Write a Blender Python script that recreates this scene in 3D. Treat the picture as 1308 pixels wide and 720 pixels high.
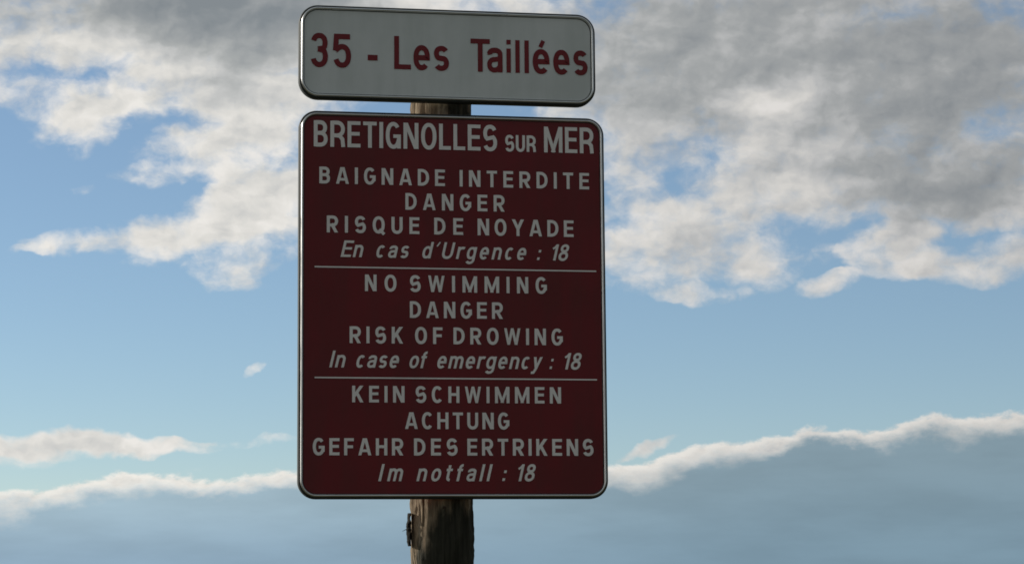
import bpy, bmesh, math, random
from mathutils import Vector, Matrix, noise

# ------------------------------------------------------------------ start
for o in list(bpy.data.objects):
    bpy.data.objects.remove(o)
SC = bpy.context.scene
COL = SC.collection
R = math.radians
rnd = random.Random(7)

# ------------------------------------------------------------------ camera
CX, CY, CZ, YAW, PITCH, ROLL, LENS = [-0.9674, -6.029, 1.6, 0.18355263157685583, 0.1288601159225754, -0.008141721248847428, 84.13255939655174]
cam = bpy.data.cameras.new('camera')
cam.lens = LENS
cam.sensor_width = 36.0
cam.clip_start = 0.05
cam.clip_end = 20000
cam_o = bpy.data.objects.new('camera', cam)
COL.objects.link(cam_o)
fw = Vector((math.sin(YAW) * math.cos(PITCH), math.cos(YAW) * math.cos(PITCH), math.sin(PITCH)))
rt = Vector((math.cos(YAW), -math.sin(YAW), 0))
up = rt.cross(fw)
c_, s_ = math.cos(ROLL), math.sin(ROLL)
rt, up = rt * c_ + up * s_, up * c_ - rt * s_
m = Matrix((rt, up, -fw)).transposed().to_4x4()
m.translation = Vector((CX, CY, CZ))
cam_o.matrix_world = m
SC.camera = cam_o

# ------------------------------------------------------------------ sky, sun, exposure
SUN_EL, SUN_AZ = 19.0, -52.0          # degrees; azimuth from +Y towards +X
SC.view_settings.view_transform = 'Standard'
SC.view_settings.look = 'None'
SC.view_settings.exposure = 0.0
SC.view_settings.gamma = 1.0
SC.view_settings.use_curve_mapping = False
SC.render.engine = 'CYCLES'
SC.cycles.filter_width = 1.7

sun = bpy.data.lights.new('sun', 'SUN')
sun.energy = 4.0
sun.angle = R(0.5)
sun.color = (1.0, 0.93, 0.82)
sun_o = bpy.data.objects.new('sun', sun)
COL.objects.link(sun_o)
sdir = Vector((math.sin(R(SUN_AZ)) * math.cos(R(SUN_EL)), math.cos(R(SUN_AZ)) * math.cos(R(SUN_EL)), math.sin(R(SUN_EL))))
sun_o.rotation_euler = sdir.to_track_quat('Z', 'Y').to_euler()
sun_o.location = sdir * 60

world = bpy.data.worlds.new('World')
SC.world = world
world.use_nodes = True
WT = world.node_tree
WT.nodes.clear()


class NG:
    """small helper for building node graphs from expressions"""
    def __init__(self, tree):
        self.t = tree

    def n(self, typ, **kw):
        nd = self.t.nodes.new(typ)
        for k, v in kw.items():
            setattr(nd, k, v)
        return nd

    def put(self, sock, v):
        if hasattr(v, 'is_linked'):
            self.t.links.new(v, sock)
        elif v is not None:
            sock.default_value = v

    def m(self, op, a, b=None, c=None, clamp=False):
        nd = self.n('ShaderNodeMath', operation=op, use_clamp=clamp)
        for i, v in enumerate((a, b, c)):
            if v is not None:
                self.put(nd.inputs[i], v)
        return nd.outputs[0]

    def v(self, op, a, b=None):
        nd = self.n('ShaderNodeVectorMath', operation=op)
        self.put(nd.inputs[0], a)
        if b is not None:
            self.put(nd.inputs[1], b)
        return nd.outputs['Value'] if op in ('DOT_PRODUCT', 'LENGTH') else nd.outputs[0]

    def xyz(self, x, y, z=0.0):
        nd = self.n('ShaderNodeCombineXYZ')
        for i, v in enumerate((x, y, z)):
            self.put(nd.inputs[i], v)
        return nd.outputs[0]

    def smooth(self, v, a, b, lo=0.0, hi=1.0, kind='SMOOTHSTEP'):
        nd = self.n('ShaderNodeMapRange', interpolation_type=kind)
        for i, x in enumerate((v, a, b, lo, hi)):
            self.put(nd.inputs[i], x)
        return nd.outputs[0]

    def noise(self, vec, scale, detail=6, rough=0.55, lac=2.0, dist=0.0, col=False):
        nd = self.n('ShaderNodeTexNoise')
        self.put(nd.inputs['Vector'], vec)
        nd.inputs['Scale'].default_value = scale
        nd.inputs['Detail'].default_value = detail
        nd.inputs['Roughness'].default_value = rough
        nd.inputs['Lacunarity'].default_value = lac
        nd.inputs['Distortion'].default_value = dist
        return nd.outputs['Color' if col else 'Fac']

    def puff(self, vec, scale, detail=2.0, rough=0.5, smooth=0.6):
        nd = self.n('ShaderNodeTexVoronoi', feature='SMOOTH_F1', voronoi_dimensions='2D', normalize=True)
        self.put(nd.inputs['Vector'], vec)
        for k, v in (('Scale', scale), ('Detail', detail), ('Roughness', rough), ('Smoothness', smooth)):
            nd.inputs[k].default_value = v
        return self.m('SUBTRACT', 1.0, nd.outputs['Distance'])

    def ramp(self, fac, stops, interp='LINEAR'):
        nd = self.n('ShaderNodeValToRGB')
        cr = nd.color_ramp
        cr.interpolation = interp
        while len(cr.elements) < len(stops):
            cr.elements.new(0.5)
        for e, (p, c) in zip(cr.elements, stops):
            e.position = p
            e.color = (c[0], c[1], c[2], 1)
        self.put(nd.inputs[0], fac)
        return nd.outputs[0]

    def mix(self, f, a, b, blend='MIX'):
        nd = self.n('ShaderNodeMix', data_type='RGBA', blend_type=blend)
        self.put(nd.inputs[0], f)
        for i, x in ((6, a), (7, b)):
            if isinstance(x, tuple):
                x = (x[0], x[1], x[2], 1)
            self.put(nd.inputs[i], x)
        return nd.outputs[2]


def lin(r, g, b):
    f = lambda v: v / 12.92 if v <= 0.04045 else ((v + 0.055) / 1.055) ** 2.4
    return (f(r / 255), f(g / 255), f(b / 255))


# cloud layout in the sky: (azimuth, elevation, radius, radius, tilt, weight), degrees
COVER = [(1.737, 13.919, 8.06, 1.781, 0, 1.5), (9.537, 14.106, 3.374, 1.312, 0, 1.0), (4.384, 12.965, 4.873, 1.874, 0, 1.1), (-0.65, 11.925, 2.812, 0.787, -6, 0.9), (2.513, 11.454, 3.936, 1.087, 4, 0.9), (0.197, 10.886, 1.499, 0.75, 10, 0.6), (3.233, 10.541, 2.249, 0.9, 8, 0.6), (2.194, 9.895, 1.593, 0.375, 4, 0.65), (4.679, 10.745, 2.062, 1.687, 0, 0.8), (3.285, 8.778, 2.812, 0.9, 22, 1.0), (4.594, 9.107, 2.062, 1.499, 0, 0.9), (1.986, 8.446, 1.687, 0.562, 4, 0.8), (-0.076, 8.302, 1.462, 0.375, 4, 0.85), (-0.949, 8.12, 0.843, 0.169, 5, 0.35), (3.667, 7.721, 1.499, 0.412, 6, 0.75), (3.856, 7.313, 0.937, 0.206, 3, 0.6), (4.279, 5.285, 0.319, 0.187, 25, 0.7), (0.217, 9.561, 0.45, 0.169, 0, 0.45), (-1.214, 12.636, 1.687, 0.75, 0, 0.5), (-1.049, 3.549, 4.873, 0.337, -1, 1.3), (1.126, 3.575, 2.343, 0.319, -3, 0.8), (-1.312, 3.22, 1.687, 0.281, 0, 0.7), (4.344, 3.613, 1.781, 0.15, 0, 0.5), (2.873, 2.93, 0.562, 0.094, 10, 0.4), (18.301, 13.363, 8.997, 3.186, 0, 1.3), (14.857, 11.619, 4.498, 2.624, 0, 0.95), (21.019, 10.678, 5.061, 2.812, 0, 1.0), (18.943, 9.369, 6.373, 1.406, 0, 0.85), (13.981, 10.333, 1.406, 1.687, 0, 0.65), (16.316, 8.977, 2.343, 1.031, 0, 0.6), (14.413, 7.896, 2.812, 1.087, 0, 1.1), (15.243, 6.984, 1.499, 0.281, 0, 0.6), (13.293, 8.663, 1.499, 1.125, 0, 0.7), (16.758, 7.756, 1.031, 0.843, 10, 0.6), (18.143, 7.22, 1.031, 0.356, 4, 0.95), (19.829, 7.952, 1.499, 0.862, 0, 1.2), (20.088, 7.389, 1.125, 0.262, 0, 0.5), (22.016, 7.604, 2.249, 0.637, 4, 1.2), (22.589, 8.409, 1.499, 1.031, 0, 0.5), (17.94, 8.043, 0.787, 0.412, 0, 0.4), (13.628, 3.367, 1.05, 0.187, 12, 1.1), (0.308, 12.064, 0.562, 0.3, 30, -0.42), (0.608, 11.815, 0.487, 0.262, -20, -0.25), (-1.025, 12.351, 2.062, 0.375, -4, -0.5), (1.437, 10.915, 0.825, 0.562, 0, -0.6), (2.666, 11.18, 1.031, 0.337, 0, -0.55), (2.621, 10.05, 0.937, 0.337, 0, -0.35), (4.494, 10.223, 0.937, 0.3, 0, -0.3), (14.492, 10.267, 1.162, 1.087, 0, -0.85), (14.917, 9.717, 1.031, 0.525, 0, -0.4), (17.616, 8.517, 2.249, 0.487, 4, -0.6), (21.484, 8.046, 1.125, 0.45, 0, -0.5), (20.4, 8.581, 1.125, 0.3, 0, -0.25), (14.864, 11.991, 0.937, 1.125, 0, -0.25), (18.645, 12.154, 1.125, 0.937, 0, -0.25), (13.72, 9.367, 0.6, 0.3, 0, -0.4), (22.588, 10.974, 0.675, 1.125, 0, -0.3), (17.336, 12.477, 0.937, 0.75, 0, -0.2)]
SHADE = [(4.0, 13.788, 4.311, 1.593, 0, 1.2), (1.736, 14.01, 6.185, 1.031, 0, 0.6), (-1.51, 13.715, 2.062, 0.75, 0, 0.5), (4.482, 12.319, 2.249, 0.937, 0, 0.35), (3.356, 11.654, 1.687, 0.75, 0, 0.3), (-0.845, 12.558, 1.687, 0.412, 0, 0.35), (18.296, 13.18, 9.747, 3.561, 0, 0.68), (21.766, 11.012, 4.124, 3.374, 0, 0.6), (14.307, 12.746, 4.124, 1.687, 0, 0.35), (19.319, 9.542, 5.248, 1.031, 0, 0.5), (14.982, 8.11, 1.687, 0.787, 0, 0.45), (20.776, 8.845, 2.999, 0.937, 0, 0.35), (14.07, 9.958, 1.125, 1.125, 0, 0.3), (14.471, 11.256, 2.624, 0.937, 0, 0.25), (17.126, 11.558, 1.687, 0.75, 0, -0.25), (16.374, 11.673, 1.125, 0.45, 0, -0.4), (17.078, 9.517, 2.062, 0.45, 0, -0.25), (0.581, 3.408, 2.624, 0.187, -4, 0.12)]
BANK = [(-2.986, 2.307), (-1.566, 2.435), (-0.491, 2.527), (0.772, 2.802), (2.048, 2.875), (3.519, 2.707), (4.441, 2.816), (5.367, 2.905), (9.096, 2.83), (12.838, 3.003), (13.585, 3.032), (14.336, 3.321), (15.829, 3.525), (16.944, 3.639), (17.688, 3.813), (18.607, 3.741), (19.711, 3.869), (20.447, 4.094), (21.353, 4.02), (22.581, 4.083), (24.049, 4.193)]


def build_sky():
    g = NG(WT)
    sky = g.n('ShaderNodeTexSky')
    sky.sky_type = 'NISHITA'
    sky.sun_disc = False
    sky.sun_elevation = R(SUN_EL)
    sky.sun_rotation = R(SUN_AZ)
    sky.altitude = 1700
    sky.air_density = 1.0
    sky.dust_density = 0.3
    sky.ozone_density = 3.2
    d = g.n('ShaderNodeTexCoord').outputs['Generated']
    sp = g.n('ShaderNodeSeparateXYZ')
    g.put(sp.inputs[0], d)
    x, y, z = sp.outputs
    az = g.m('MULTIPLY', g.m('ARCTAN2', x, y), 180 / math.pi)
    el = g.m('MULTIPLY', g.m('ARCSINE', z), 180 / math.pi)
    P = g.xyz(az, el)
    # noise space: cloud cells are a little wider than tall this low in the sky
    Q = g.xyz(g.m('MULTIPLY', az, 0.9), g.m('MULTIPLY', el, 1.2))
    wv = g.v('SUBTRACT', g.noise(Q, 0.8, 4, 0.55, col=True), (0.5, 0.5, 0.5))
    Qw = g.v('ADD', Q, g.v('MULTIPLY', wv, (0.7, 0.6, 0.0)))
    n1 = g.noise(Qw, 0.7, 9, 0.58)
    Qp = g.v('ADD', Qw, g.v('MULTIPLY', g.v('SUBTRACT', g.noise(Q, 4.5, 3, 0.6, col=True), (0.5, 0.5, 0.5)), (0.28, 0.28, 0.0)))
    pf = g.puff(Qp, 1.15, 2.5, 0.55, 0.5)
    pfs = g.puff(g.v('ADD', Qp, (-0.10, 0.15, 0.0)), 1.15, 2.5, 0.55, 0.5)
    off = (-0.28, 0.40, 0.0)                                       # towards the sun
    n3 = g.noise(Qw, 2.6, 7, 0.62)
    n3s = g.noise(g.v('ADD', Qw, (-0.10, 0.15, 0.0)), 2.6, 4, 0.55)
    n1r = g.noise(Qw, 0.75, 4.5, 0.52)
    n1s = g.noise(g.v('ADD', Qw, off), 0.75, 4.5, 0.52)
    # soft wobble so that the big shapes are never clean ellipses
    Pw = g.v('ADD', P, g.v('MULTIPLY', wv, (1.3, 0.75, 0.0)))

    def field(blobs, base):
        acc = base
        for (a, e, ra, re, rot, w) in blobs:
            mp = g.n('ShaderNodeMapping', vector_type='TEXTURE')
            # the running sum rides along in z (scaled to nothing): it keeps the evaluation order a chain
            vv = g.n('ShaderNodeVectorMath', operation='MULTIPLY_ADD')
            g.put(vv.inputs[0], acc if hasattr(acc, 'is_linked') else (acc, acc, acc))
            vv.inputs[1].default_value = (0, 0, 1)
            g.put(vv.inputs[2], Pw)
            g.put(mp.inputs[0], vv.outputs[0])
            mp.inputs['Location'].default_value = (a, e, 0)
            mp.inputs['Rotation'].default_value = (0, 0, R(rot))
            mp.inputs['Scale'].default_value = (ra, re, 1e6)
            q = g.v('DOT_PRODUCT', mp.outputs[0], mp.outputs[0])
            k = g.m('MAXIMUM', g.m('SUBTRACT', 1.0, q), 0.0)
            acc = g.m('MULTIPLY_ADD', k, w, acc)
        return acc

    rel = g.m('SUBTRACT', az, math.degrees(YAW))
    # the cloud deck closes overhead and away from the photographed part of the sky
    deck = g.smooth(el, 13.5, 19.0)
    side = g.smooth(g.m('ABSOLUTE', rel), 15.0, 26.0)
    side = g.m('MULTIPLY', side, g.smooth(el, 3.0, 7.0))
    away = g.m('MAXIMUM', deck, g.m('MULTIPLY', side, 0.7))
    cov = field(COVER, g.m('ADD', g.m('MULTIPLY', away, 1.2), g.m('MULTIPLY', g.smooth(g.m('ABSOLUTE', rel), 30, 60), 1.2)))  # extra cover off to the sides, unseen, added to darken rim reflections
    cov = g.m('MINIMUM', g.m('SUBTRACT', cov, 0.17), 1.9)
    nz = g.m('MULTIPLY', g.m('SUBTRACT', n1, 0.5), 2.3)
    nz = g.m('ADD', nz, g.m('MULTIPLY', g.m('SUBTRACT', n3, 0.5), 0.9))
    nz = g.m('ADD', nz, g.m('MULTIPLY', g.m('SUBTRACT', pf, 0.62), 1.3))
    dn = g.m('MULTIPLY_ADD', nz, g.smooth(cov, -0.17, 0.25, 0.25, 1.0), cov)     # clear air stays clear
    alpha = g.smooth(dn, 0.04, 1.38)
    # relief: side of a billow facing the sun is brighter
    relief = g.m('ADD', g.m('MULTIPLY', g.m('SUBTRACT', n1r, n1s), 1.7), g.m('MULTIPLY', g.m('SUBTRACT', n3, n3s), 0.35))
    relief = g.m('ADD', relief, g.m('MULTIPLY', g.m('SUBTRACT', pf, pfs), 0.9))
    sh = field(SHADE, g.m('MULTIPLY', deck, 1.0))
    sh = g.m('ADD', sh, 0.15)
    sh = g.m('ADD', sh, g.m('MULTIPLY', g.smooth(dn, 0.6, 1.6), 0.12))
    sh = g.m('SUBTRACT', sh, g.m('MULTIPLY', relief, 0.82))
    n2 = g.noise(Qw, 0.33, 5, 0.55)
    sh = g.m('ADD', sh, g.m('MULTIPLY', g.m('SUBTRACT', n2, 0.5), 0.7))
    sh = g.m('DIVIDE', sh, 2.0, clamp=True)
    ccol = g.ramp(sh, [(0.0, lin(236, 233, 228)), (0.15, lin(222, 220, 215)), (0.35, lin(196, 197, 196)),
                       (0.55, lin(170, 173, 173)), (0.8, lin(148, 153, 156)), (1.0, lin(132, 139, 144))])
    # unseen dark cloud behind camera and overhead, added to dim light on the signs
    cosv = g.v('DOT_PRODUCT', d, (math.sin(R(SUN_AZ)), math.cos(R(SUN_AZ)), 0.25))
    added_dark = g.smooth(cosv, 0.45, -0.25)
    added_dark = g.m('MULTIPLY', added_dark, g.smooth(g.m('ABSOLUTE', rel), 20, 60))
    added_dark = g.m('MAXIMUM', added_dark, g.smooth(el, 18, 34, 0.0, 0.8))
    ccol = g.mix(added_dark, ccol, lin(130, 137, 141))
    # right side of the view is further from the sun
    dim = g.smooth(rel, -9.0, 14.0, 1.0, 0.83)
    ccol = g.v('MULTIPLY', ccol, g.xyz(dim, dim, g.m('POWER', dim, 0.9)))

    # low bank over the horizon: its top edge as a curve over azimuth
    fc = g.n('ShaderNodeFloatCurve')
    a0, a1 = BANK[0][0], BANK[-1][0]
    cu = fc.mapping.curves[0]
    for i, (a, e) in enumerate(BANK):
        px, py = (a - a0) / (a1 - a0), e / 6.0
        if i == 0:
            cu.points[0].location = (0, py)
        elif i == len(BANK) - 1:
            cu.points[1 if len(cu.points) == 2 else len(cu.points) - 1].location = (1, py)
        else:
            cu.points.new(px, py)
    fc.mapping.update()
    g.put(fc.inputs['Value'], g.smooth(az, a0, a1, kind='LINEAR'))
    top = g.m('MULTIPLY', fc.outputs[0], 6.0)
    QB = g.xyz(g.m('MULTIPLY', az, 0.8), g.m('MULTIPLY', el, 1.5), 4.0)
    nb = g.noise(QB, 2.1, 8, 0.62)
    nbs = g.noise(g.v('ADD', QB, (-0.09, 0.16, 0.0)), 2.1, 6, 0.6)
    nl = g.noise(QB, 0.5, 3, 0.5)
    depth = g.m('SUBTRACT', top, el)
    db = g.m('ADD', depth, g.m('MULTIPLY', g.m('SUBTRACT', nb, 0.5), 0.6))
    ba = g.smooth(db, -0.05, 0.13)
    edge = g.m('MAXIMUM', g.m('ADD', 0.31, g.m('MULTIPLY', g.m('SUBTRACT', nl, 0.5), 0.9)), 0.2)
    lit = g.smooth(g.m('DIVIDE', g.m('ADD', depth, g.m('MULTIPLY', g.m('SUBTRACT', nb, 0.5), 0.7)), edge), 0.1, 2.15, 1.0, 0.0)
    brel = g.m('MULTIPLY', g.m('SUBTRACT', nb, nbs), 1.25)
    bsh = g.m('SUBTRACT', 0.12, brel, clamp=True)
    bcol = g.ramp(bsh, [(0.0, lin(243, 239, 231)), (0.3, lin(228, 224, 217)), (0.7, lin(178, 183, 188)), (1.0, lin(150, 162, 174))])
    bcol = g.v('MULTIPLY', bcol, g.xyz(dim, dim, g.m('POWER', dim, 0.9)))
    side_m = g.smooth(rel, -11.0, 9.0)
    slate_l = g.ramp(g.smooth(el, 0.5, 2.6), [(0.0, lin(144, 170, 190)), (1.0, lin(166, 190, 203))])
    slate_r = g.ramp(g.smooth(el, 0.5, 3.6), [(0.0, lin(124, 150, 166)), (1.0, lin(130, 152, 164))])
    slate = g.mix(side_m, slate_l, slate_r)
    soft = g.noise(g.xyz(g.m('MULTIPLY', az, 0.25), g.m('MULTIPLY', el, 1.1), 9.0), 0.9, 6, 0.55)
    ds = g.smooth(soft, 0.3, 0.7, 0.92, 1.06)
    slate = g.v('MULTIPLY', slate, g.xyz(ds, ds, ds))
    bank = g.mix(lit, slate, bcol)
    bmask = g.m('MULTIPLY', ba, g.smooth(g.m('ABSOLUTE', rel), 30.0, 16.0))

    # clouds are painted at ten times because the background strength is 0.1
    k10 = (10.0, 10.0, 10.0)
    clear = g.v('MULTIPLY', sky.outputs[0], (1.015, 0.997, 0.972))          # thin high veil: a little greyer, less violet
    clear = g.mix(0.16, clear, g.v('MULTIPLY', lin(178, 200, 212), k10))
    col = g.mix(alpha, clear, g.v('MULTIPLY', ccol, k10))
    col = g.mix(bmask, col, g.v('MULTIPLY', bank, k10))
    bg = g.n('ShaderNodeBackground')
    bg.inputs['Strength'].default_value = 0.1
    g.put(bg.inputs['Color'], col)
    out = g.n('ShaderNodeOutputWorld')
    g.put(out.inputs['Surface'], bg.outputs[0])


build_sky()
world.cycles.sampling_method = 'NONE'      # no sun disc in the sky: it is even enough to be found by bounces


# ------------------------------------------------------------------ helpers
def tag(o, label=None, cat=None, kind=None, group=None):
    if label:
        o['label'] = label
    if cat:
        o['category'] = cat
    if kind:
        o['kind'] = kind
    if group:
        o['group'] = group
    return o


def link(name, me, mat, parent=None):
    o = bpy.data.objects.new(name, me)
    if mat:
        me.materials.append(mat)
    COL.objects.link(o)
    if parent:
        o.parent = parent
    return o


def empty(name, loc):
    o = bpy.data.objects.new(name, None)
    o.location = loc
    o.empty_display_size = 0.1
    COL.objects.link(o)
    return o


def from_bm(name, bm, mat, parent=None, smooth=False):
    me = bpy.data.meshes.new(name)
    bm.normal_update()
    bm.to_mesh(me)
    bm.free()
    if smooth:
        for p in me.polygons:
            p.use_smooth = True
    return link(name, me, mat, parent)


def material(name):
    mt = bpy.data.materials.new(name)
    mt.use_nodes = True
    nt = mt.node_tree
    return mt, NG(nt), nt.nodes['Principled BSDF']


# ------------------------------------------------------------------ materials
def film(name, base, dirt, rough=0.42, spec=0.35):
    mt, g, b = material(name)
    co = g.n('ShaderNodeTexCoord').outputs['Object']
    n = g.noise(co, 5.0, 5, 0.6)
    st = g.noise(g.v('MULTIPLY', co, (26, 1, 2.2)), 1.0, 5, 0.6)      # faint rain streaks
    fac = g.m('MULTIPLY', g.smooth(g.m('ADD', n, g.m('MULTIPLY', st, 0.6)), 0.60, 1.0), 0.7)
    g.put(b.inputs['Base Color'], g.mix(fac, base, dirt))
    g.put(b.inputs['Roughness'], g.smooth(n, 0.3, 0.7, rough - 0.06, rough + 0.1))
    b.inputs['Specular IOR Level'].default_value = spec
    return mt


M_RED = film('red_film', (0.165, 0.0085, 0.0125), (0.115, 0.016, 0.017))
M_WHITE = film('white_film', (0.70, 0.73, 0.73), (0.57, 0.61, 0.60))
M_REDTXT = film('red_lettering', (0.20, 0.010, 0.016), (0.17, 0.018, 0.02))
M_WHITETXT = film('white_lettering', (0.86, 0.83, 0.81), (0.77, 0.74, 0.72))


def metal():
    mt, g, b = material('aluminium')
    co = g.n('ShaderNodeTexCoord').outputs['Object']
    n = g.noise(co, 14.0, 5, 0.6)
    g.put(b.inputs['Base Color'], g.mix(n, (0.66, 0.67, 0.67), (0.82, 0.83, 0.82)))
    b.inputs['Metallic'].default_value = 1.0
    g.put(b.inputs['Roughness'], g.smooth(n, 0.3, 0.7, 0.26, 0.40))
    return mt


M_METAL = metal()


def edge_metal():
    mt, g, b = material('oxidised_edge')
    co = g.n('ShaderNodeTexCoord').outputs['Object']
    n = g.noise(co, 22.0, 5, 0.6)
    g.put(b.inputs['Base Color'], g.mix(n, (0.02, 0.024, 0.024), (0.06, 0.066, 0.064)))
    b.inputs['Metallic'].default_value = 0.3
    b.inputs['Roughness'].default_value = 0.6
    b.inputs['Specular IOR Level'].default_value = 0.3
    return mt


M_EDGE = edge_metal()


def wood():
    mt, g, b = material('weathered_wood')
    co = g.n('ShaderNodeTexCoord').outputs['Object']
    sp = g.n('ShaderNodeSeparateXYZ')
    g.put(sp.inputs[0], co)
    grain = g.noise(g.v('MULTIPLY', co, (60, 60, 3.0)), 1.0, 7, 0.65)
    fine = g.noise(g.v('MULTIPLY', co, (190, 190, 9.0)), 1.0, 5, 0.6)
    base = g.ramp(grain, [(0.28, (0.05, 0.038, 0.026)), (0.43, (0.20, 0.15, 0.10)), (0.56, (0.36, 0.285, 0.20)), (0.70, (0.54, 0.47, 0.37))])
    base = g.mix(g.smooth(fine, 0.4, 0.72, 0.0, 0.55), base, (0.06, 0.048, 0.036))
    # darker over the lower part and the right side, brown wood upper left
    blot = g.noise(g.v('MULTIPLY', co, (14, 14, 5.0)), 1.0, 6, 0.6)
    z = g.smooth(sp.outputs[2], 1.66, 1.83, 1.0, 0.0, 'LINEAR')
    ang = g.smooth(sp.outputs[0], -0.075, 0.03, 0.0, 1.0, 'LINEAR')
    dark_fac = g.m('ADD', g.m('ADD', g.m('MULTIPLY', z, 0.55), g.m('MULTIPLY', ang, 0.45)), g.m('MULTIPLY', g.m('SUBTRACT', blot, 0.5), 1.3))
    dark_fac = g.smooth(dark_fac, 0.26, 0.48, 0.0, 0.95)
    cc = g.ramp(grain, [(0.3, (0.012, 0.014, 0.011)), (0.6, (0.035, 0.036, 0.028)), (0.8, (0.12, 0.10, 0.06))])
    g.put(b.inputs['Base Color'], g.mix(dark_fac, base, cc))
    b.inputs['Roughness'].default_value = 0.9
    b.inputs['Specular IOR Level'].default_value = 0.15
    bp = g.n('ShaderNodeBump')
    bp.inputs['Strength'].default_value = 0.9
    bp.inputs['Distance'].default_value = 0.004
    g.put(bp.inputs['Height'], g.m('ADD', grain, g.m('MULTIPLY', fine, 0.5)))
    g.put(b.inputs['Normal'], bp.outputs[0])
    return mt


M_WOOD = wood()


def simple(name, c1, c2, scale, rough=0.9):
    mt, g, b = material(name)
    co = g.n('ShaderNodeTexCoord').outputs['Object']
    n = g.noise(co, scale, 6, 0.6)
    g.put(b.inputs['Base Color'], g.mix(g.smooth(n, 0.35, 0.65), c1, c2))
    b.inputs['Roughness'].default_value = rough
    b.inputs['Specular IOR Level'].default_value = 0.2
    return mt


M_BARK = simple('dark_bark', (0.008, 0.008, 0.007), (0.022, 0.019, 0.016), 60)
M_RUST = simple('rusty_steel', (0.03, 0.022, 0.018), (0.08, 0.05, 0.035), 90, 0.7)
M_GROUND = simple('dune_ground', (0.035, 0.045, 0.018), (0.11, 0.095, 0.055), 0.35)

# ------------------------------------------------------------------ ground
bm = bmesh.new()
rings = [0.0, 2, 4, 7, 12, 20, 40, 90, 250, 800, 2500, 8000]
SEG = 64
prev = None
for ri, r in enumerate(rings):
    if ri == 0:
        prev = [bm.verts.new((0, 0, 0))]
        continue
    cur = []
    for k in range(SEG):
        a = 2 * math.pi * k / SEG
        px, py = r * math.cos(a), r * math.sin(a)
        h = 0.10 * noise.noise(Vector((px * 0.22, py * 0.22, 3))) if 2 < r < 60 else 0.0
        cur.append(bm.verts.new((px, py, h)))
    for k in range(SEG):
        k2 = (k + 1) % SEG
        if len(prev) == 1:
            bm.faces.new((prev[0], cur[k], cur[k2]))
        else:
            bm.faces.new((prev[k], cur[k], cur[k2], prev[k2]))
    prev = cur
tag(from_bm('ground', bm, M_GROUND, smooth=True), kind='structure')


# ------------------------------------------------------------------ sign panels
def rrect(x0, x1, z0, z1, r, n=12):
    pts = []
    for cx, cz, a0 in ((x1 - r, z1 - r, 0), (x0 + r, z1 - r, 90), (x0 + r, z0 + r, 180), (x1 - r, z0 + r, 270)):
        for k in range(n + 1):
            a = R(a0 + 90 * k / n)
            pts.append((cx + r * math.cos(a), cz + r * math.sin(a)))
    return pts


LIP = 0.0135      # width of the rolled edge seen from the front
DEPTH = 0.026


def panel_and_frame(root, rect, rad, film_mat):
    x0, x1, z0, z1 = rect
    ox, oz = root.location.x, root.location.z
    x0, x1, z0, z1 = x0 - ox, x1 - ox, z0 - oz, z1 - oz
    # sheet
    pts = rrect(x0 + LIP * 0.6, x1 - LIP * 0.6, z0 + LIP * 0.6, z1 - LIP * 0.6, rad - LIP * 0.6)
    bm = bmesh.new()
    fr = [bm.verts.new((x, 0.0, z)) for x, z in pts]
    bk = [bm.verts.new((x, 0.003, z)) for x, z in pts]
    bm.faces.new(fr)
    bm.faces.new(list(reversed(bk)))
    for k in range(len(pts)):
        k2 = (k + 1) % len(pts)
        bm.faces.new((fr[k2], fr[k], bk[k], bk[k2]))
    bmesh.ops.recalc_face_normals(bm, faces=bm.faces)
    from_bm('panel', bm, film_mat, root)
    # profiles are (inset from the outline, y): a dark folded edge behind, a bright rolled bead in front
    bead = [(LIP * 0.88, -0.0002)]
    for k in range(11):
        a = R(-80 + 160 * k / 10)
        bead.append((LIP * 0.64 - LIP * 0.25 * math.sin(a), -0.0004 - 0.0060 * math.cos(a)))
    bead.append((LIP * 0.40, -0.0002))
    wall = [(LIP, 0.0008), (LIP, -0.0006), (LIP * 0.40, -0.0008)]
    for k in range(9):
        a = R(90 * k / 8)
        wall.append((LIP * 0.38 * (1 - math.sin(a)), -0.0016 + 0.0064 * (1 - math.cos(a))))
    wall += [(0.0, DEPTH - 0.003), (0.002, DEPTH), (0.004, DEPTH), (0.004, 0.0085)]
    for nm, prof, mt in (('bead', bead, M_METAL), ('edge', wall, M_EDGE)):
        bm = bmesh.new()
        loops = []
        for ins, yy in prof:
            loops.append([bm.verts.new((x, yy, z)) for x, z in rrect(x0 + ins, x1 - ins, z0 + ins, z1 - ins, max(rad - ins, 0.002))])
        n = len(loops[0])
        for i in range(len(loops) - 1):
            for k in range(n):
                k2 = (k + 1) % n
                bm.faces.new((loops[i][k], loops[i][k2], loops[i + 1][k2], loops[i + 1][k]))
        bmesh.ops.recalc_face_normals(bm, faces=bm.faces)
        o = from_bm(nm, bm, mt, root, smooth=True)
        o.data.set_sharp_from_angle(angle=R(50))


# ------------------------------------------------------------------ lettering (own stroke alphabet)
def se_arc(cx, cy, rx, ry, a0, a1, n=14, p=2.2):
    out = []
    for k in range(n + 1):
        a = R(a0 + (a1 - a0) * k / n)
        c, s = math.cos(a), math.sin(a)
        out.append((cx + rx * math.copysign(abs(c) ** (2 / p), c), cy + ry * math.copysign(abs(s) ** (2 / p), s)))
    return out


XH = 0.735


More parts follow.
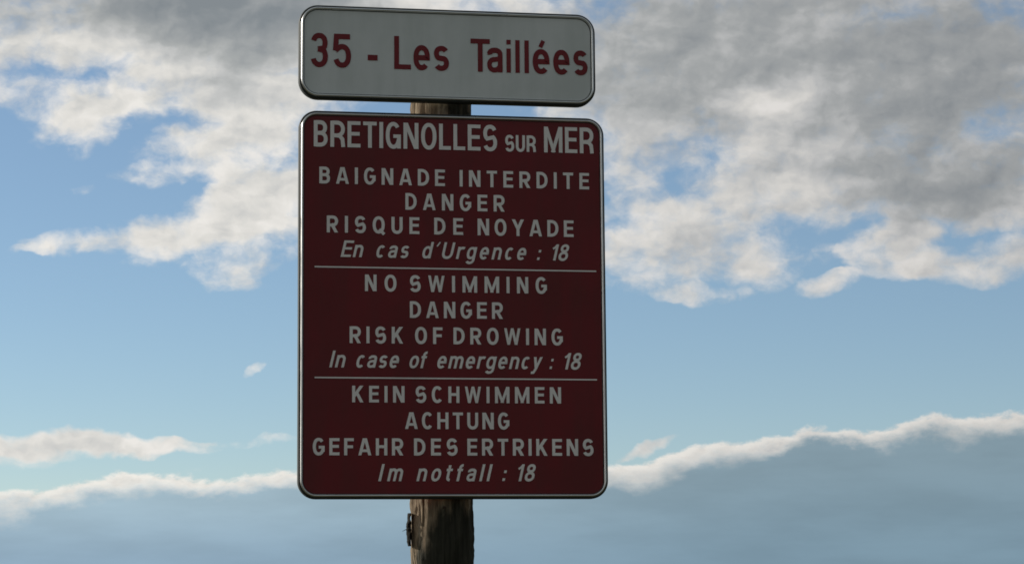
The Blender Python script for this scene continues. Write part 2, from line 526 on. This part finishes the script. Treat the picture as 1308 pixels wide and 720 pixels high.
def glyph(ch, s, narrow=1.0):
    """strokes of a glyph with cap height 1: list of (points, half width, clip y range); returns (width, strokes)"""
    W = dict(A=.76, B=.64, C=.68, D=.68, E=.60, F=.57, G=.70, H=.68, I=s, K=.69, L=.55, M=.90, N=.70, O=.72, Q=.72, R=.67,
             S=.66, T=.63, U=.67, W=1.0, Y=.74)
    W.update({'a': .52, 'c': .50, 'd': .56, 'e': .54, 'f': .36, 'g': .56, 'i': s, 'l': s, 'm': .84, 'n': .54, 'o': .56, 'r': .36,
              's': .48, 't': .36, 'y': .52, 'é': .54, '1': .36, '8': .58, '3': .54, '5': .56, ':': s * .9, '-': .34, "'": .16})
    w = W[ch] * (narrow if W[ch] > s * 1.05 else 1.0)
    h = s / 2
    L, Rr = h, w - h
    x = XH
    st = []
    cl = (0.0, 1.0)

    def S(*pts, clip=None, k=1.0):
        st.append((list(pts), h * k, clip))

    def stem(px, y0=0.0, y1=1.0):
        S((px, y0), (px, y1))

    def bar(py, x0, x1, k=0.92):
        S((x0, py), (x1, py), k=k)

    hb = h * 0.92
    if ch == 'I' or ch == 'l':
        stem(h)
    elif ch == 'L':
        stem(L); bar(hb, L, w)
    elif ch == 'T':
        stem(w / 2); bar(1 - hb, 0, w)
    elif ch == 'H':
        stem(L); stem(Rr); bar(.51, L, Rr)
    elif ch == 'E':
        stem(L); bar(hb, L, w); bar(1 - hb, L, w); bar(.52, L, w * .94)
    elif ch == 'F':
        stem(L); bar(1 - hb, L, w); bar(.50, L, w * .92)
    elif ch == 'N':
        stem(L); stem(Rr); S((L - h * .2, 1.08), (Rr + h * .2, -.08), clip=cl, k=1.02)
    elif ch == 'M':
        stem(L, k := 0.0) if False else stem(L)
        stem(Rr)
        S((L - .02, 1.1), (w / 2 + .035, -.02 + .02), clip=(0.02 if s > .16 else 0.0, 1.0), k=.9)
        S((Rr + .02, 1.1), (w / 2 - .035, 0.0), clip=(0.02 if s > .16 else 0.0, 1.0), k=.9)
    elif ch == 'W':
        q = w / 4
        for xa, xb in ((h * .9, q + h * .25), (w / 2, q + h * .25), (w / 2, w - q - h * .25), (w - h * .9, w - q - h * .25)):
            dx = (xb - xa) * .08
            S((xa - dx, 1.08), (xb + dx, -.08), clip=cl, k=.86)
    elif ch == 'A':
        for sx in (-1, 1):
            xa, xb = w / 2 + sx * h * .35, w / 2 + sx * (w / 2 - h * .95)
            dx = (xb - xa) * .08
            S((xa - dx, 1.08), (xb + dx, -.08), clip=cl, k=.96)
        bar(.27, w * .25, w * .75, .85)
    elif ch == 'Y':
        stem(w / 2, 0, .45)
        for sx in (-1, 1):
            S((w / 2 + sx * (w / 2 - h * 1.0) + sx * .03, 1.08), (w / 2 - sx * .01, .40), clip=(0, 1.0))
    elif ch == 'K':
        stem(L)
        S((L + .02, .36), (w - h * 1.1 + .04, 1.08), clip=cl)
        S((L + (w - s) * .33, .62), (w - h * 1.05 + .03, -.08), clip=cl)
    elif ch == 'B':
        stem(L)
        for y0, y1, ww in ((hb, .52, Rr), (.52, 1 - hb, Rr - .025)):
            r = (y1 - y0) / 2
            rr = min(r, .24)
            S(*([(L, y0), (ww - rr, y0)] + se_arc(ww - rr, y0 + r, rr, r, -90, 90)[1:-1] + [(ww - rr, y1), (L, y1)]))
    elif ch in 'RP':
        stem(L)
        y0, y1 = .44, 1 - hb
        r = (y1 - y0) / 2
        rr = min(r, .26)
        S(*([(L, y0), (Rr - rr, y0)] + se_arc(Rr - rr, y0 + r, rr, r, -90, 90)[1:-1] + [(Rr - rr, y1), (L, y1)]))
        if narrow < .95:
            S((w * .45, .44), (Rr - .12, .42), (Rr - .02, .30), (Rr, .12), (Rr + .01, 0.0))
        else:
            S((w * .42, .52), (w - h * .95 + .03, -.08), clip=cl)
    elif ch == 'D':
        stem(L)
        rr = min(.36, (Rr - L) * .8)
        S(*([(L, hb), (Rr - rr, hb)] + se_arc(Rr - rr, .5, rr, .5 - hb, -90, 90)[1:-1] + [(Rr - rr, 1 - hb), (L, 1 - hb)]))
    elif ch in 'OQ':
        a = se_arc(w / 2, .5, w / 2 - h, .51 - hb, 90, 450, 40)
        st.append((a, h, 'closed'))
        if ch == 'Q':
            S((w * .55, .24), (w - h * .3, -.06))
    elif ch == 'C':
        S(*se_arc(w / 2, .5, w / 2 - h, .51 - hb, 42, 318, 30))
    elif ch == 'G':
        S(*(se_arc(w / 2, .5, w / 2 - h, .51 - hb, 42, 340, 32)))
        S((w * .50, .47), (Rr + h, .47), k=.9)
        if narrow < .95:
            stem(Rr, 0.0, .45)
        else:
            stem(Rr, .2, .45)
    elif ch == 'U':
        ry = min(.36, .5)
        S(*([(L, 1.0), (L, ry)] + se_arc(w / 2, ry, w / 2 - h, ry - hb + .01, 180, 360, 18)[1:-1] + [(Rr, ry), (Rr, 1.0)]))
    elif ch == 'S':
        rx = w / 2 - h
        t_ = .255
        up_ = se_arc(w / 2, 1 - hb - t_ + .005, rx * .96, t_, 25, 180, 16)
        up2 = se_arc(w / 2, 1 - hb - t_ + .005, rx * .96, t_, 180, 235, 6)[1:]
        ymid = 1 - hb - t_
        lo_c = hb + t_ - .01
        lo = se_arc(w / 2, lo_c, rx, t_ + .0, 55, -155, 22)
        S(*(up_ + up2 + lo))
    elif ch == '8':
        st.append((se_arc(w / 2, .755, w / 2 - h - .035, .25 - hb, 90, 450, 30), h, 'closed'))
        st.append((se_arc(w / 2, .275, w / 2 - h, .285 - hb, 90, 450, 30), h, 'closed'))
    elif ch == '1':
        stem(Rr)
        S((h * .6, .72), (w * .45, .80), (Rr, .97), k=.85)
    elif ch == '3':
        S(*(se_arc(w / 2, 1 - hb - .21, w / 2 - h - .01, .22, 165, -70, 18) + [(w * .42, .53)]))
        S(*([(w * .42, .53)] + se_arc(w / 2, hb + .235, w / 2 - h, .245, 75, -165, 20)))
    elif ch == '5':
        S((w - .03, 1 - hb), (w * .18, 1 - hb), (w * .13, .50))
        S(*([(w * .13, .50)] + se_arc(w / 2, hb + .27, w / 2 - h, .28, 125, -160, 22)))
    elif ch == '-':
        bar(.32, 0, w, 1.05)
    elif ch == ':':
        stem(h, .02, .02 + s); stem(h, .48, .48 + s)
    elif ch == "'":
        S((.0, .74), (.14, 1.0), k=.55)
    elif ch in 'eé':
        S(*([(L + h, x * .50), (Rr, x * .50)] + se_arc(w / 2, x / 2, w / 2 - h, x / 2 - hb + .008, 4, 315, 32)))
        if ch == 'é':
            S((w * .46, x + .07), (w * .64, x + .27), k=.8)
    elif ch == 'o':
        st.append((se_arc(w / 2, x / 2, w / 2 - h, x / 2 - hb + .008, 90, 450, 36), h, 'closed'))
    elif ch == 'c':
        S(*se_arc(w / 2, x / 2, w / 2 - h, x / 2 - hb + .008, 48, 315, 28))
    elif ch == 's':
        rx = w / 2 - h
        t_ = (x - 2 * hb) / 4 + .008
        S(*(se_arc(w / 2, x - hb - t_ + .005, rx * .97, t_, 28, 238, 20) + se_arc(w / 2, hb + t_ - .008, rx, t_, 58, -150, 22)))
    elif ch == 'a':
        S(*([(L + .02, x * .72)] + se_arc(w / 2, x - .20, w / 2 - h, .20 - hb + .005, 160, 10, 14) + [(Rr, x * .6), (Rr, 0)]))
        S(*([(Rr, x * .56), (w * .55, x * .53)] + se_arc(w * .47, .225, w * .47 - h, .225 - hb + .008, 95, 300, 18) + [(Rr, .16)]), k=.95)
    elif ch == 'd':
        stem(Rr)
        st.append((se_arc(w / 2, x / 2, w / 2 - h, x / 2 - hb + .008, 90, 450, 30), h * .97, 'closed'))
    elif ch == 'g':
        st.append((se_arc(w / 2, x / 2, w / 2 - h, x / 2 - hb + .008, 90, 450, 30), h * .97, 'closed'))
        S(*([(Rr, x), (Rr, -.02)] + se_arc(w / 2, -.03, w / 2 - h, .20, 0, -150, 16)))
    elif ch == 'n':
        stem(L, 0, x)
        S(*([(L, x * .6)] + se_arc(w / 2, x * .62, w / 2 - h, x * .38 - hb + .008, 175, 0, 16) + [(Rr, 0)]))
    elif ch == 'm':
        stem(L, 0, x)
        mid = w / 2
        for xa, xb in ((L, mid), (mid, Rr)):
            S(*([(xa, x * .6)] + se_arc((xa + xb) / 2, x * .62, (xb - xa) / 2, x * .38 - hb + .008, 175, 0, 14) + [(xb, 0)]))
    elif ch == 'r':
        stem(L, 0, x)
        S(*([(L, x * .55)] + se_arc(L + .22, x * .60, .22, x * .40 - hb + .005, 175, 62, 12)))
    elif ch == 't':
        S(*([(w * .42, 1.0 - .06), (w * .42, .22)] + se_arc(w * .42 + .15, .22, .15, .22 - hb, 185, 272, 8)))
        bar(x - hb, 0, w)
    elif ch == 'f':
        S(*([(w * .42, 0), (w * .42, .80)] + se_arc(w * .42 + .15, .80, .15, .20 - hb, 178, 88, 8)))
        bar(x - hb, 0, w * .92)
    elif ch == 'i':
        stem(h, 0, x)
        S((h, .86), (h, 1.0))
    elif ch == 'y':
        S((h * .9 - .02, x + .06), (w / 2 + .02, -.0), clip=(-.5, x))
        S((w - h * .9 + .02, x + .06), (w / 2 - .01, .0 - .0), (w * .32, -.20), (w * .02, -.22), clip=(-.5, x))
    else:
        raise KeyError(ch)
    return w, st


def ribbon(pts, hw, closed=False):
    """quads along a polyline with mitred joints"""
    P = [Vector(p) for p in pts]
    Q = [P[0]]
    for p in P[1:]:
        if (p - Q[-1]).length > 1e-4:
            Q.append(p)
    P = Q
    if closed and (P[0] - P[-1]).length < 1e-4:
        P.pop()
    n = len(P)
    rails = []
    for i in range(n):
        a = P[i - 1] if (i > 0 or closed) else None
        b = P[(i + 1) % n] if (i < n - 1 or closed) else None
        d1 = (P[i] - a).normalized() if a is not None else None
        d2 = (b - P[i]).normalized() if b is not None else None
        if d1 is None:
            d1 = d2
        if d2 is None:
            d2 = d1
        n1 = Vector((-d1.y, d1.x))
        n2 = Vector((-d2.y, d2.x))
        nn = n1 + n2
        nn = n1 if nn.length < 1e-3 else nn.normalized()
        k = hw / max(nn.dot(n1), 0.5)
        rails.append((P[i] + nn * k, P[i] - nn * k))
    quads = []
    for i in range(n if closed else n - 1):
        j = (i + 1) % n
        quads.append([rails[i][0], rails[i][1], rails[j][1], rails[j][0]])
    return quads


def clip_poly(poly, y0, y1):
    for lim, sgn in ((y0, 1), (y1, -1)):
        out = []
        for i in range(len(poly)):
            a, b = poly[i - 1], poly[i]
            ia, ib = (a.y - lim) * sgn >= 0, (b.y - lim) * sgn >= 0
            if ia != ib:
                t = (lim - a.y) / (b.y - a.y)
                out.append(a + (b - a) * t)
            if ib:
                out.append(b)
        poly = out
        if len(poly) < 3:
            return []
    return poly


STYLE = dict(title=dict(s=.152, nar=.86, shear=0), caps=dict(s=.185, nar=1.0, shear=0), ital=dict(s=.158, nar=1.0, shear=.235),
             name=dict(s=.160, nar=1.0, shear=0))


def add_word(bm, text, x0, x1, z, cap, scale, style, fit=False):
    stl = STYLE[style]
    cap = cap * scale
    s = stl['s'] * (1.12 if scale < 1 else 1.0)
    gl = [glyph(c, s, stl['nar']) for c in text]
    sh = stl['shear']
    tot = sum(g[0] for g in gl)
    width = (x1 - x0) / cap
    if sh:                                     # slanted glyphs overhang on the right
        last = text[-1]
        hi = 1.0 if last.isupper() or last in "dfl18i" else XH
        width -= sh * hi
        if text in (':',):
            width = (x1 - x0) / cap - sh * .3
    if fit or len(text) == 1:
        kx, gap = width / tot, 0.0
    else:
        target = 0.10
        kx = 1.0
        gap = (width - tot) / (len(text) - 1)
        if gap < target:
            kx = max(0.80, (width - target * (len(text) - 1)) / tot)
            gap = (width - tot * kx) / (len(text) - 1)
    cur = 0.0
    for w, strokes in gl:
        for si, (pts, hw, clip) in enumerate(strokes):
            closed = clip == 'closed'
            for qi, q in enumerate(ribbon(pts, hw, closed)):
                if isinstance(clip, tuple):
                    q = clip_poly(q, *clip)
                    if not q:
                        continue
                vs = [bm.verts.new((x0 + (cur + v.x * kx + v.y * sh) * cap, -0.0012 - 0.00006 * si - 0.000001 * qi, z + v.y * cap)) for v in q]
                try:
                    bm.faces.new(vs)
                except ValueError:
                    pass
        cur += w * kx + gap


def face_front(bm):
    bmesh.ops.dissolve_degenerate(bm, dist=1e-6, edges=bm.edges)
    bm.normal_update()
    for f_ in bm.faces:
        if f_.normal.y > 0:
            f_.normal_flip()


# ------------------------------------------------------------------ the post
ZB, ZT = 0.0, 2.99
PX, PY = -0.0154, 0.115
post = empty('wooden_post', (PX, PY, 0.0))
tag(post, 'round weathered brown wooden post carrying both signs', 'post')


def post_radius(a, z):
    """a: angle, 0 = +x, 90 = +y"""
    r = 0.0835 - 0.0016 * z
    q = Vector((math.cos(a), math.sin(a), z * 0.22))
    r += 0.0035 * noise.noise(q * 1.4 + Vector((3, 1, 7)))
    # long splits along the grain
    v = noise.fractal(Vector((math.cos(a) * 5.5, math.sin(a) * 5.5, z * 0.9)), 0.7, 2.1, 4)
    r += 0.0016 * v
    cr = noise.noise(Vector((math.cos(a) * 4.2, math.sin(a) * 4.2, z * 0.55 + 9)))
    r -= 0.010 * max(0.0, 1 - abs(cr) / 0.05) * (0.5 + 0.5 * noise.noise(Vector((0, a, z * 2.0))))
    # flaking on the flanks
    fl = noise.noise(Vector((math.cos(a) * 3, math.sin(a) * 3, z * 11 + 2)))
    r += 0.0030 * max(-0.6, min(0.9, fl * 1.6))
    jag = noise.fractal(Vector((math.cos(a) * 7, math.sin(a) * 7, z * 38)), 0.8, 2.1, 3)
    r += 0.0024 * jag
    # gouge low on the left side
    da = (a - math.pi * 1.06 + math.pi) % (2 * math.pi) - math.pi
    r -= 0.010 * math.exp(-(da / 0.35) ** 2) * math.exp(-((z - 1.645) / 0.055) ** 2)
    return r


bm = bmesh.new()
NA, NZ = 160, 420
rows = []
for iz in range(NZ + 1):
    z = ZT * iz / NZ
    rows.append([])
    for ia in range(NA):
        a = 2 * math.pi * ia / NA
        r = post_radius(a, z)
        rows[-1].append(bm.verts.new((r * math.cos(a), r * math.sin(a), z)))
for iz in range(NZ):
    for ia in range(NA):
        ib = (ia + 1) % NA
        bm.faces.new((rows[iz][ia], rows[iz][ib], rows[iz + 1][ib], rows[iz + 1][ia]))
bm.faces.new(rows[-1])
bm.faces.new(list(reversed(rows[0])))
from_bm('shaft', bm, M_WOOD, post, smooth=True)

# a dark sliver of bark standing off the left side of the post
bm = bmesh.new()
SX, SZ0, SZ1 = (-0.1076, 1.7201, 1.8043)
n = 22
ringsb = []
for k in range(n + 1):
    t = k / n
    z = SZ0 + (SZ1 - SZ0) * t
    wv = 0.0062 * (0.70 + 0.30 * math.sin(math.pi * t)) + 0.0020 * noise.noise(Vector((t * 4.2, 1, 2))) + 0.0009 * noise.noise(Vector((t * 21, 4, 2))) + 0.0012 * noise.noise(Vector((t * 11, 8, 2)))
    cx = SX - PX + 0.0020 * noise.noise(Vector((t * 6, 5, 2))) + 0.0022 * max(0, abs(t - 0.5) * 2 - 0.7) / 0.3 + 0.0032
    ring = []
    for j in range(8):
        a = 2 * math.pi * j / 8
        ring.append(bm.verts.new((cx + wv * math.cos(a), -0.012 + 0.018 * math.sin(a) * (0.8 + 0.3 * noise.noise(Vector((t * 7, j, 0)))), z)))
    ringsb.append(ring)
for k in range(n):
    for j in range(8):
        j2 = (j + 1) % 8
        bm.faces.new((ringsb[k][j], ringsb[k][j2], ringsb[k + 1][j2], ringsb[k + 1][j]))
bm.faces.new(ringsb[-1])
bm.faces.new(list(reversed(ringsb[0])))
bark = from_bm('bark_flake', bm, M_BARK, post, smooth=False)
tag(bark, 'dark flake of bark standing off the left side of the post')


def tube(bm, pts, r0, r1, seg=6):
    prev = None
    for i, p in enumerate(pts):
        p = Vector(p)
        d = (Vector(pts[min(i + 1, len(pts) - 1)]) - Vector(pts[max(i - 1, 0)])).normalized()
        a = d.orthogonal().normalized()
        b = d.cross(a)
        r = r0 + (r1 - r0) * i / (len(pts) - 1)
        ring = [bm.verts.new(p + (a * math.cos(2 * math.pi * k / seg) + b * math.sin(2 * math.pi * k / seg)) * r) for k in range(seg)]
        if prev:
            for k in range(seg):
                k2 = (k + 1) % seg
                bm.faces.new((prev[k], prev[k2], ring[k2], ring[k]))
        else:
            bm.faces.new(list(reversed(ring)))
        prev = ring
    bm.faces.new(prev)


# splinters that hold the flake and stick out of it
bm = bmesh.new()
zc = (SZ0 + SZ1) / 2
for dz, ln, up_ in ((0.002, -0.013, -0.006), (0.004, 0.014, 0.001)):
    bx = SX - PX
    tube(bm, [(bx, -0.012, zc + dz), (bx + ln * .5, -0.012, zc + dz + up_ * .4), (bx + ln, -0.010, zc + dz + up_)], 0.0011, 0.0005)
from_bm('splinter', bm, M_BARK, post)

# nail head near the top of the visible shaft
bm = bmesh.new()
ng = Vector(((-0.0217, 1.8161, 0)))
na = math.atan2(-math.sqrt(max(0, 0.074 ** 2 - (ng.x - PX) ** 2)), ng.x - PX)
rr_ = post_radius(na % (2 * math.pi), ng.y) - 0.001
nd = Vector((math.cos(na), math.sin(na), 0))
tube(bm, [nd * rr_ + Vector((0, 0, ng.y)), nd * (rr_ + 0.003) + Vector((0, 0, ng.y))], 0.0042, 0.0038, 12)
from_bm('nail', bm, M_RUST, post)

# ------------------------------------------------------------------ the two signs
BIG = [-0.4, 0.4, 1.8369, 2.8304]
SMALL = [-0.4008, 0.38, 2.862, 3.1078]
LINES = [('title', 2.7364, 0.0681, [('BRETIGNOLLES', -0.3623, 0.1152, 1), ('SUR', 0.1363, 0.2177, 0.635), ('MER', 0.2396, 0.3715, 1)]), ('caps', 2.641, 0.0431, [('BAIGNADE', -0.3478, -0.0225, 1), ('INTERDITE', 0.016, 0.3586, 1)]), ('caps', 2.5775, 0.043, [('DANGER', -0.1257, 0.1337, 1)]), ('caps', 2.5147, 0.0433, [('RISQUE', -0.3284, -0.0895, 1), ('DE', -0.051, 0.0246, 1), ('NOYADE', 0.0623, 0.3158, 1)]), ('ital', 2.4521, 0.0426, [('En', -0.293, -0.2317, 1), ('cas', -0.2037, -0.1135, 1), ("d'Urgence", -0.0852, 0.193, 1), (':', 0.2173, 0.226, 1), ('18', 0.2515, 0.3071, 1)]), ('caps', 2.3652, 0.0426, [('NO', -0.2303, -0.1493, 1), ('SWIMMING', -0.1147, 0.2434, 1)]), ('caps', 2.2982, 0.0425, [('DANGER', -0.1149, 0.127, 1)]), ('caps', 2.2316, 0.0428, [('RISK', -0.2696, -0.1322, 1), ('OF', -0.1017, -0.0306, 1), ('DROWING', -0.0022, 0.2841, 1)]), ('ital', 2.1693, 0.0427, [('In', -0.3216, -0.2771, 1), ('case', -0.2552, -0.1398, 1), ('of', -0.1192, -0.0665, 1), ('emergency', -0.0475, 0.2303, 1), (':', 0.2476, 0.2558, 1), ('18', 0.2806, 0.337, 1)]), ('caps', 2.0811, 0.0421, [('KEIN', -0.2631, -0.1291, 1), ('SCHWIMMEN', -0.1009, 0.2777, 1)]), ('caps', 2.0142, 0.0424, [('ACHTUNG', -0.1277, 0.1418, 1)]), ('caps', 1.947, 0.0431, [('GEFAHR', -0.3628, -0.1328, 1), ('DES', -0.1051, 0.0071, 1), ('ERTRIKENS', 0.0322, 0.3617, 1)]), ('ital', 1.8819, 0.0432, [('Im', -0.1967, -0.1306, 1), ('notfall', -0.0995, 0.098, 1), (':', 0.1216, 0.1306, 1), ('18', 0.1556, 0.2133, 1)])]
NAME = [('name', 2.9451, 0.0874, [('3', -0.3709, -0.3263, 1), ('5', -0.3127, -0.2664, 1), ('-', -0.2231, -0.1974, 1), ('L', -0.1541, -0.1103, 1), ('e', -0.1037, -0.0606, 1), ('s', -0.0503, -0.0105, 1), ('T', 0.0467, 0.0977, 1), ('a', 0.0902, 0.1314, 1), ('i', 0.1418, 0.1532, 1), ('l', 0.1655, 0.177, 1), ('l', 0.1897, 0.2014, 1), ('é', 0.2114, 0.2564, 1), ('e', 0.2665, 0.3099, 1), ('s', 0.3204, 0.3583, 1)])]
RULES = [(-0.3592, 0.3748, 2.4259), (-0.3585, 0.3731, 2.1433)]

big = empty('warning_sign', ((BIG[0] + BIG[1]) / 2, 0, BIG[2]))
tag(big, 'large dark red bathing ban sign with white lettering in three languages', 'sign')
panel_and_frame(big, BIG, 0.046, M_RED)
for st_, z, cap, words in LINES:
    for w_, x0, x1, sc_ in words:
        bm = bmesh.new()
        add_word(bm, w_, x0 - big.location.x, x1 - big.location.x, z - big.location.z, cap, sc_, st_)
        face_front(bm)
        from_bm('lettering', bm, M_WHITETXT, big)
for x0, x1, z in RULES:
    bm = bmesh.new()
    x0, x1, z = x0 - big.location.x, x1 - big.location.x, z - big.location.z
    bm.faces.new([bm.verts.new((x, -0.0012, zz)) for x, zz in ((x0, z - .0018), (x1, z - .0018), (x1, z + .0018), (x0, z + .0018))])
    face_front(bm)
    from_bm('dividing_line', bm, M_WHITETXT, big)

small = empty('name_sign', ((SMALL[0] + SMALL[1]) / 2, 0, SMALL[2]))
tag(small, 'small pale grey place name sign with dark red lettering, above the red one', 'sign')
panel_and_frame(small, SMALL, 0.050, M_WHITE)
for st_, z, cap, letters in NAME:
    for first, last in ((0, 2), (2, 3), (3, 6), (6, 14)):          # 35 | - | Les | Taillées
        bm = bmesh.new()
        for w_, x0, x1, sc_ in letters[first:last]:
            add_word(bm, w_, x0 - small.location.x, x1 - small.location.x, z - small.location.z, cap, sc_, st_, fit=True)
        face_front(bm)
        from_bm('lettering', bm, M_REDTXT, small)
